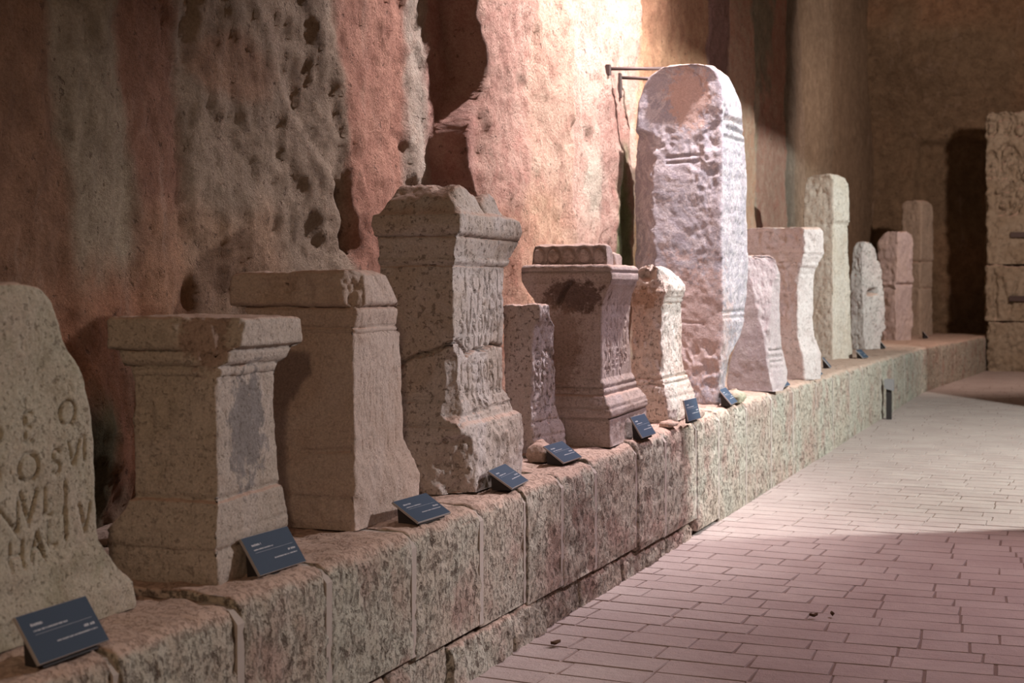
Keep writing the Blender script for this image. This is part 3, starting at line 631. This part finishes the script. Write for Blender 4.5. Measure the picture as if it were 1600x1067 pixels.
# --- rosy altar with wide crown
sp = LV['S3']
strk = []
for i, line in enumerate(('ICAI', 'IVRCIM', 'NIENA', 'IVIIII', 'IOIII')):
    strk += letters(line, .03, .40, .63 - i * .085, .055, .0055, .0042, .6)
make_stone('altar', 'rosy altar with wide chipped crown and faint lettering, third from the left', 'altar', sp, M_s3, [('base', 0), ('shaft', .256), ('crown', .741)],
           nu=90, nv=60, dz=.0085, r=.012, seed=13, low=.010, mid=.005, fine=.0018, strokes=strk + band(.739, .760, wd=.007) + band(.842, wd=.012, dp=.02) + [(-.02, .30, -.24, .285, .012, .012), (-.02, .12, -.30, .125, .010, .012), (-.05, .91, -.44, .915, .010, .008), (.09, .78, .11, .80, .01, .01)], patches=[(-.22, .92, .25, .06, .012), (-.25, .08, .25, .10, .015)],
           chips=[((-.03, -.03, .30), (-1, -1, .1), .03)])

# --- big altar with bolsters and a crack
sp = LV['S4']
def top4(u, v):
    w = .5 + .5 * sstep(.02, .07, v - .02) * sstep(.44, .36, v)
    l = .118 * np.sqrt(np.clip(1 - ((u - .12) / .165) ** 2, 0, 1)) * sstep(.005, .07, v) * sstep(.40, .34, v)
    rr = .115 * np.sqrt(np.clip(1 - ((u - .52) / .13) ** 2, 0, 1)) * sstep(.05, .10, v) * sstep(.42, .36, v)
    return np.maximum(l, rr) * (1 + .2 * fbm(np.stack([u * 16, v * 16, u * 0], 1), 3, 5))
strk = []
for line, zz, hh in (('IOMI', .875, .10), ('CIIECO', .785, .078), ('SVRONTV', .695, .078), ('PRIVAII', .615, .065), ('IIEMORI', .475, .085), ('LVIIIIIM', .41, .055), ('COS', .345, .05)):
    strk += letters(line, .03 if line != 'COS' else .15, .555 if line != 'COS' else .36, zz, hh, .0075, .016, .62)
strk += poly([(-.36, .565), (-.27, .565), (-.19, .60), (-.09, .625), (-.03, .655), (.03, .67), (.14, .60), (.24, .625), (.36, .615), (.47, .64), (.6, .62)], .009, .05)
strk += poly([(-.40, .553), (-.30, .556), (-.26, .566)], .022, .06)
strk += [(0, .335, .72, .36, .009, .010)] + band(.300, .405, a=-.6, b=-.02) + band(1.003, 1.035, wd=.009) + band(1.131, wd=.012, dp=.016)
make_stone('altar', 'tall brown travertine altar with scroll bolsters and a crack across its lettered front', 'altar', sp, M_s4, [('base', 0), ('shaft', .367), ('crown', .999)],
           nu=120, nv=64, dz=.008, r=.012, seed=14, low=.010, mid=.004, fine=.002, pock=.004, strokes=strk, top=top4,
           chips=[((.012, .062, .47), (-1, -.9, .0), .012, (.33, .62)), ((.0, .052, .10), (-1, -.9, 0), .03, (-.1, .25))], patches=[(.3, .15, .3, .15, .010)])

# --- slim altar with pocked front
sp = LV['S5']
strk = []
for i, line in enumerate(('COMP', 'SAEAV', 'NASTI', 'PIIVI', 'SVM')):
    strk += letters(line, .02, .30, .50 - i * .066, .05, .0075, .015, .62)
make_stone('altar', 'slim pocked altar, the smallest, squeezed behind the tall travertine altar', 'altar', sp, M_s5, [('base', 0), ('shaft', .174), ('crown', .575)],
           nu=70, nv=26, dz=.009, r=.014, seed=15, low=.012, mid=.007, fine=.003, pock=.007, strokes=strk + [(0, .17, .5, .17, .01, .012), (0, .09, .5, .09, .01, .008)])

# --- stained altar with a row of carved scrolls on top
sp = LV['S6']
strk = []
for line, zz in (('IOMI', .715), ('SANSC', .625), ('ASINIAN', .535), ('DOLENS', .445), ('OPTIO', .358)):
    strk += letters(line, .03, .54 if zz > .4 else .46, zz, .064, .0065, .013, .6)
strk += band(.155, .208, .280, .318, wd=.008) + band(.955, .900, wd=.008) + [(-.23, .90, -.25, .79, .018, .04), (-.05, .205, -.30, .215, .012, .012), (-.26, .0, -.26, .15, .006, .008)]
six = make_stone('altar', 'dark stained altar with a row of carved scrolls along the top of its crown', 'altar', sp, M_s6, [('base', 0), ('shaft', .34), ('crown', .768)],
           nu=100, nv=60, dz=.009, r=.010, seed=16, low=.008, mid=.004, fine=.0015, strokes=strk)
def frieze(u0, u1, v0, v1, h, seed, lobes, slope):
    st = []
    if lobes:
        n = 5; L = v1 - v0
        for i in range(n):
            cx = -(L * (i + .5) / n); rr = L / n * .46
            st += [(x0, y0, x1, y1, .012, .020) for (x0, y0, x1, y1) in _arc(cx, h * .45, rr, h * .40, 0, 360, 12)]
            if i == 2: st += [(cx - .02, h * .35, cx + .02, h * .55, .02, -.006)]
        st += [(-L * i / n, h * .05, -L * i / n, h * .3, .014, .022) for i in range(1, n)]
    return stone_geo([(0, u0, u1, v0, v1), (h * .6, u0 + .004, u1, v0 + .004, v1 - .005), (h * .9, u0 + .01, u1 - .02, v0 + .01, v1 - .015), (h, u0 + .025, u1 - .04, v0 + .02, v1 - .03)], nu=18, nv=90, dz=.004, r=.018, seed=seed, low=.008, mid=.005, fine=.001, strokes=st)
V, F, fz = frieze(.015, .15, .02, .46, .125, 61, True, 0); obj('scroll_frieze', submesh('scroll_frieze', V, F), M_s6, six, (0, 0, .985))
V, F, fz = frieze(.30, .47, .05, .40, .085, 62, False, 0); obj('scroll_frieze', submesh('scroll_frieze', V, F), M_s6, six, (0, 0, .985))

# --- small altar with hacked-off top
sp = LV['S7']
make_stone('altar', 'small speckled altar with hacked-off sloping top, beside the foot of the tall slab', 'altar', sp, M_s7, [('base', 0), ('shaft', .275), ('crown', .727)],
           nu=60, nv=40, dz=.011, r=.014, seed=17, low=.012, mid=.006, fine=.003, pock=.005, strokes=band(.277, .240, .150, wd=.009) + band(.752, .785, .812, a=0, wd=.009, dp=.016) + band(.72, b=0), patches=[(-.12, .45, .14, .28, .022), (-.1, .93, .2, .08, .02)])

# --- the tall slab
sp = LV['S8']
strk = worn_lines(.06, .56, .55, 1.95, 17, .05, .008, .008, 3)
strk += [(.10, 2.06, .5, 2.06, .03, .03), (.12, 2.00, .5, 1.985, .018, .02), (.06, 1.93, .50, 1.93, .014, .02), (.04, .66, .52, .67, .012, .014), (.04, .62, .52, .62, .010, .010)]
strk += [(-.18, 1.80, -.43, 1.79, .012, .016), (-.18, 1.755, -.43, 1.745, .010, .014), (-.30, .70, -.55, .705, .010, .010), (-.16, .58, -.55, .60, .010, .008)]
strk += poly([(-.15, 2.30), (-.14, 2.36), (-.19, 2.42)], .009, .012)
sp = sp[:4] + ([(z, u0, u1, v0, v1 + (.05 if .5 < z < 1.9 else 0)) for z, u0, u1, v0, v1 in sp[4]],)
make_stone('tall_slab', 'very tall lilac stone slab with rounded top, held to the wall by iron bars', 'slab', sp, M_s8, [('broken_foot', 0), ('shaft', .47), ('rounded_top', 2.03)],
           nu=60, nv=90, dz=.010, r=.03, seed=18, low=.013, mid=.004, fine=.0012, strokes=strk,
           chips=[((.02, .49, 1.2), (-.24, .15, 0), .02, (-.2, 1.98))],
           patches=[(-.10, 1.72, .12, .32, .011), (-.42, 1.93, .14, .09, .010), (-.12, 1.25, .10, .22, .005), (-.12, .24, .3, .22, .014), (.2, 2.05, .3, .14, .010)])

# --- stele with a flaring foot
sp = LV['S9']
strk = [(.02, .93, .19, .93, .010, .012), (.02, .89, .19, .89, .008, .010)] + [(.02 + i * .003, z, .26, z, .009, .012) for i, z in enumerate((.33, .28, .235, .19))]
strk += [(.105, .38, .105, .86, .06, .010)]
make_stone('flared_stele', 'mauve stele with a flaring foot and sunken grey panel, just right of the tall slab', 'stele', sp, M_s9, [('foot', 0), ('shaft', .36), ('head', .91)],
           nu=44, nv=44, dz=.013, r=.016, seed=19, low=.012, mid=.004, fine=.002, strokes=strk, chips=[((-.01, .02, .30), (-1, -1, .25), .02)], patches=[(.0, .30, .05, .22, .012)])
# --- pale altar with heavy crown
sp = LV['S10']
make_stone('altar', 'pale pinkish altar with a heavy square crown, behind the flaring stele', 'altar', sp, M_s10, [('base', 0), ('shaft', .40), ('crown', .973)],
           nu=40, nv=40, dz=.014, r=.02, seed=20, low=.014, mid=.008, fine=.002, strokes=band(.12, wd=.010) + band(1.03, 1.075, 1.15, wd=.012, dp=.014), patches=[(-.2, .9, .2, .4, .015), (-.2, 1.3, .3, .1, .015)])
# --- cream pillar
sp = LV['S11']
strk = [(.06, .25, .06, 1.6, .016, .016), (.33, .25, .33, 1.6, .016, .016), (.11, .25, .11, 1.6, .010, .010), (.28, .25, .28, 1.6, .010, .010), (.04, 1.67, .40, 1.67, .035, .03), (-.1, 2.05, -.3, 2.06, .02, .015)]
make_stone('square_pillar', 'tall cream pillar with square head and fluted front panel', 'pillar', sp, M_s11, [('shaft', 0), ('head', 1.66)],
           nu=40, nv=36, dz=.02, r=.02, seed=21, low=.014, mid=.010, fine=.004, strokes=strk)
# --- gabled pale stele
sp = LV['S12']
make_stone('gabled_stele', 'whitish pitted stele with a pointed gable head and a slot in its front', 'stele', sp, M_s12, [('shaft', 0), ('gable_head', 1.1)],
           nu=36, nv=24, dz=.022, r=.012, seed=22, low=.016, mid=.012, fine=.006, pock=.014, strokes=[(.12, .84, .34, .86, .055, .22)])
sp = LV['S13']
make_stone('broken_stele', 'lilac broken-topped stele with a step across the middle, behind the gabled one', 'stele', sp, M_s13, [('lower_block', 0), ('upper_block', .989)],
           nu=30, nv=24, dz=.025, r=.03, seed=23, low=.03, mid=.016, fine=.004, strokes=[(0, .42, .5, .45, .012, .012), (0, .98, .5, .99, .03, .03), (-.3, .94, 0, .93, .03, .03)])
sp = LV['S14']
make_stone('square_pillar', 'tall brown square pillar farthest along the ledge, with two grooves', 'pillar', sp, M_s14, [('lower_block', 0), ('middle_block', .94), ('upper_block', 1.47)],
           nu=26, nv=22, dz=.03, r=.04, seed=24, low=.02, mid=.012, fine=.004, strokes=[(-.4, 1.46, .5, 1.47, .03, .03), (-.4, .94, .5, .94, .03, .02)])

# --- relief monument at the far end: two blocks on a rough foot, iron clamps
root = obj('relief_monument', None, None, None, P(28.85, 1.80, 0)); tag(root, 'brown carved relief of stacked blocks with iron clamps, at the far right end', 'monument')
def rblock(name, z0, z1, u0, u1, v0, v1, seed, amp, strokes=()):
    V, F, fz = stone_geo([(0, u0, u1, v0, v1), (z1 - z0, u0, u1, v0, v1)], nu=24, nv=80, dz=.03, r=.06, seed=seed, low=amp, mid=amp * .6, fine=.006, pock=amp * .35, strokes=strokes)
    return obj(name, submesh(name, V, F), M_s15, root, (0, 0, z0))
rr = random.Random(3); st = []
for i in range(34):
    cx = -rr.uniform(.7, 1.75); cz = rr.uniform(1.1, 2.8); r_ = rr.uniform(.08, .2); st += [(a, b, c, d, .05, .11) for a, b, c, d in _arc(cx, cz, r_, r_ * 1.2, rr.uniform(0, 360), rr.uniform(400, 620), 8)]
# in this block's own frame the carved side is the one that looks back along the corridor
rblock('foot_block', 0, .98, .02, .65, -1.75, .0, 401, .07)
rblock('lower_block', .97, 2.03, .0, .65, -1.75, .04, 402, .05, [(-1.6, .1, -1.62, .95, .06, .08), (-1.35, .2, -1.5, .8, .05, .06), (-1.35, .2, -1.2, .8, .05, .06), (-1.0, .1, -1.0, .9, .06, .06)])
rblock('upper_block', 2.06, 4.98, .02, .65, -1.75, .02, 403, .055, [(x0 + 0, z0, x1, z1, w, d) for x0, z0, x1, z1, w, d in st])
for z, y0, y1 in ((2.62, .42, 1.1), (1.40, .40, 1.1)):
    v = [(x, y, zz) for x in (y0, y1) for y in (-.06, .05) for zz in (z - .05, z + .05)]
    obj('iron_clamp', new_mesh('iron_clamp', v, [[0, 1, 3, 2], [4, 6, 7, 5], [0, 4, 5, 1], [2, 3, 7, 6], [1, 5, 7, 3], [0, 2, 6, 4]]), M_iron, root, smooth=False)
# ------------------------------------------------------------------ loose wedge stones on the ledge
def rock(label, s, t, z, ru, rv, rz, seed, mat, yaw=0):
    lv = []
    for q in np.linspace(0, 1, 9):
        k = (.80 + .45 * q) if q < .4 else .98 * math.sqrt(max(.12, 1 - ((q - .4) / .62) ** 2))
        lv.append((q * rz, -ru * k, ru * k, -rv * k, rv * k))
    V, F, fz = stone_geo(lv, nu=16, nv=16, dz=rz / 14, r=min(ru, rv) * .45, seed=seed, low=.02, mid=.012, fine=.002)
    return tag(obj('wedge_stone', submesh('wedge_stone', V, F), mat, None, P(s, t, z), math.radians(yaw)), label, 'stone', 'loose stones wedged on the ledge')
rock('small round reddish stone lying against the foot of the slim pocked altar', 6.80, 2.60, ledge_z(6.8) - .004, .085, .06, .105, 501, M_rock)
rock('flat pinkish stone under the corner of the small speckled altar', 9.02, 2.37, ledge_z(9) - .004, .09, .035, .06, 502, M_rock)
rock('thin flat stone chip lying before the small speckled altar', 8.52, 2.40, ledge_z(8.5) - .003, .07, .04, .03, 503, M_rock)
rock('greenish mossy stone lying at the foot of the tall slab', 10.28, 2.40, ledge_z(10.3) - .004, .12, .06, .09, 504, M_rockg)
rock('small pink stone lying before the pale altar with heavy crown', 13.50, 2.39, ledge_z(13.2) - .004, .07, .045, .09, 505, M_rock)

# ------------------------------------------------------------------ label plaques
PL, PW, PT = .27, .135, .009
def box_mesh(name, x0, x1, y0, y1, z0, z1):
    v = [(x, y, z) for x in (x0, x1) for y in (y0, y1) for z in (z0, z1)]
    return new_mesh(name, v, [[0, 1, 3, 2], [4, 6, 7, 5], [0, 4, 5, 1], [2, 3, 7, 6], [1, 5, 7, 3], [0, 2, 6, 4]])
def panel_mesh():
    b = .0015; v = []
    for z, k in ((-PT, 0), (-b, 0), (0, b)):
        v += [(k, k, z), (PL - k, k, z), (PL - k, PW - k, z), (k, PW - k, z)]
    f = [[3, 2, 1, 0]] + [[i, (i + 1) % 4, 4 + (i + 1) % 4, 4 + i] for i in range(4)] + [[4 + i, 4 + (i + 1) % 4, 8 + (i + 1) % 4, 8 + i] for i in range(4)] + [[8, 9, 10, 11]]
    me = new_mesh('panel', v, f); me.materials.append(M_panel); me.materials.append(M_edge)
    for i in range(1, 9): me.polygons[i].material_index = 1
    return me
PANEL = panel_mesh()
def print_mesh(seed):
    """the plaque's small print, too small to read: two short headings, two lines and a rule"""
    r = random.Random(seed); v, f = [], []
    def bar(x0, x1, y0, y1):
        b = len(v); v.extend([(x0, y0, .0004), (x1, y0, .0004), (x1, y1, .0004), (x0, y1, .0004)]); f.append([b, b + 1, b + 2, b + 3])
    def line(x0, x1, y, h, wmin, wmax):
        x = x0
        while x < x1:
            w = r.uniform(wmin, wmax); hh = h * r.uniform(.7, 1.0)
            bar(x, min(x + w, x1), y, y + hh); x += w + (h * .25 if r.random() > .2 else h * .8)
    line(.035, .035 + r.uniform(.035, .06), .098, .0075, .003, .006)
    line(.035, .035 + r.uniform(.10, .15), .083, .0045, .002, .0045)
    bar(.035, PL - .02, .0745, .0751)
    line(PL - .02 - r.uniform(.04, .055), PL - .02, .055, .0075, .003, .006)
    line(PL - .02 - r.uniform(.13, .17), PL - .02, .041, .0045, .002, .0045)
    return new_mesh('lettering', v, f)
from mathutils import Euler, Matrix
def plaque(label, s, t, tilt, yaw):
    z = ledge_z(s); tl = math.radians(tilt)
    # local frame: x along the plaque, y up its slope; the lower long edge sits just above the ledge
    root = obj('label_plaque', None, None, None, P(s, t, z), math.radians(yaw)); tag(root, label, 'sign', 'label plaques along the ledge edge')
    R = Matrix(((0, -math.cos(tl), math.sin(tl)), (1, 0, 0), (0, math.sin(tl), math.cos(tl))))   # x->+u, y->+v and up
    lift = .016
    pn = obj('panel', PANEL, None, root, smooth=False); pn.rotation_euler = R.to_euler(); pn.location = (0, 0, lift)
    lt = obj('lettering', print_mesh(int(s * 100)), M_print, pn, smooth=False)
    # stand: dark wedge that also fills in the shade under the panel
    cy, sy = PW * math.cos(tl), PW * math.sin(tl); n = PT + .001
    ox, oz = -math.sin(tl) * n, -math.cos(tl) * n
    a = (ox * -1, lift + oz); v = []
    for u in (.03, PL - .03):
        q = [(-.012 + 0, 0.0), (-cy * .92, 0.0), (-cy * .92 + ox, sy * .92 + lift + oz), (-.012 + ox, .008 + lift * .0)]
        v += [(x, u, zz) for x, zz in q]
    f = [[0, 1, 2, 3], [7, 6, 5, 4]] + [[i, 4 + i, 4 + (i + 1) % 4, (i + 1) % 4] for i in range(4)]
    obj('stand_shade', new_mesh('stand_shade', v, f), M_dark, root, smooth=False)
    return root
for args in [
 ('dark slate plaque before the rounded stele, nearest and largest of the plaques', 2.80, 2.385, 55, 0),
 ('dark slate plaque before the altar with the broken crown corner', 3.86, 2.42, 56, -2),
 ('dark slate plaque lying low before the rosy altar with wide crown', 4.90, 2.37, 32, -3),
 ('dark slate plaque set askew before the cracked travertine altar', 5.82, 2.355, 33, 6),
 ('dark slate plaque before the slim pocked altar', 6.64, 2.41, 35, 0),
 ('dark slate plaque before the altar with carved scrolls', 7.70, 2.325, 58, 0),
 ('blue-grey plaque standing nearly upright before the small speckled altar', 8.64, 2.31, 76, -2),
 ('blue-grey plaque before the tall slab, beside the mossy stone', 9.88, 2.33, 50, 4),
 ('blue-grey plaque leaning on the foot of the flaring stele', 11.80, 2.34, 50, 0),
 ('blue-grey plaque before the pale altar, beside a small pink stone', 13.68, 2.36, 45, 6),
 ('blue-grey plaque between the pale altar and the cream pillar', 15.2, 2.52, 50, 8),
 ('blue-grey plaque before the cream pillar with fluted front', 17.9, 2.57, 45, -6),
 ('small plaque seen edge-on at the foot of the gabled stele', 21.79, 2.79, 50, 14),
 ('small plaque seen edge-on before the farthest brown pillar', 27.0, 2.70, 50, 14)]:
    plaque(*args)

# ------------------------------------------------------------------ low path light standing against the ledge
root = obj('path_light', None, None, None, P(17.80, 2.25, 0)); tag(root, 'short dark path light with square grey head against the ledge front', 'lamp')
obj('post', box_mesh('post', -.03, .03, -.035, .035, 0, .40), M_dark, root, smooth=False)
v = [(-.05, -.06, .38), (.055, -.06, .35), (.055, .06, .35), (-.05, .06, .38), (-.05, -.06, .49), (.055, -.06, .49), (.055, .06, .49), (-.05, .06, .49)]
obj('lamp_head', new_mesh('lamp_head', v, [[3, 2, 1, 0], [4, 5, 6, 7], [0, 1, 5, 4], [1, 2, 6, 5], [2, 3, 7, 6], [3, 0, 4, 7]]), M_grey, root, smooth=False)

# ------------------------------------------------------------------ iron bars holding the tall slab
def bar_mesh(name, p, q, r, n=8):
    p, q = np.array(p, float), np.array(q, float); d = (q - p) / np.linalg.norm(q - p); a = np.cross(d, (0, 0, 1)); a /= np.linalg.norm(a); b = np.cross(d, a)
    v = [tuple(c + r * (a * math.cos(2 * math.pi * i / n) + b * math.sin(2 * math.pi * i / n))) for c in (p, q) for i in range(n)]
    return new_mesh(name, v, [[i, (i + 1) % n, n + (i + 1) % n, n + i] for i in range(n)] + [list(range(n))[::-1], list(range(n, 2 * n))])
root = obj('wall_bracket', None, None, None, P(10.2, 3.2, 3.18)); tag(root, 'pair of thin iron bars with wall plates tying the tall slab back', 'bracket')
ox, oy, oz = P(10.2, 3.2, 3.18)
for s_, z_, e in ((9.86, 3.20, (10.30, 2.80, 3.235)), (10.22, 3.19, (10.42, 2.86, 3.17))):
    tw = float(wall_t(np.array([s_]), np.array([z_]))[0])
    p = np.array(P(s_, tw + .06, z_)) - (ox, oy, oz); q = np.array(P(*e)) - (ox, oy, oz)
    obj('bar', bar_mesh('bar', p, q, .013), M_iron, root)
    pl = box_mesh('wall_plate', p[0] - .02, p[0] + .085, p[1] - .02, p[1] + .02, p[2] - (.05 if s_ < 10 else .16), p[2] + .025)
    obj('wall_plate', pl, M_iron, root, smooth=False)

# ------------------------------------------------------------------ dry leaves on the floor
def leaf(s, t, L, yaw, seed, label):
    r = random.Random(seed); v, f = [], []
    n = 5
    for i in range(n + 1):
        x = i / n; w = .32 * math.sin(math.pi * min(1, x * .94 + .03)) * L; zz = .004 + .018 * abs(x - .5) + r.uniform(0, .003)
        v += [(x * L - L / 2, -w, zz + .012), (x * L - L / 2, 0, zz), (x * L - L / 2, w, zz + .012)]
    for i in range(n):
        for j in (0, 1): f.append([i * 3 + j, i * 3 + j + 1, i * 3 + j + 4, i * 3 + j + 3])
    o = obj('dry_leaf', new_mesh('dry_leaf', v, f), M_leaf, None, P(s, t, .003), yaw)
    m = o.modifiers.new('thick', 'SOLIDIFY'); m.thickness = .0015
    return tag(o, label, 'leaf', 'dry leaves on the paving')
leaf(6.92, 1.23, .045, .6, 1, 'curled dry leaf lying on the paving in mid floor')
leaf(6.98, 1.15, .035, 2.0, 2, 'small leaf scrap right beside the curled dry leaf')
leaf(5.95, 2.20, .06, 1.1, 3, 'crumpled dry leaf lying by the foot of the ledge')
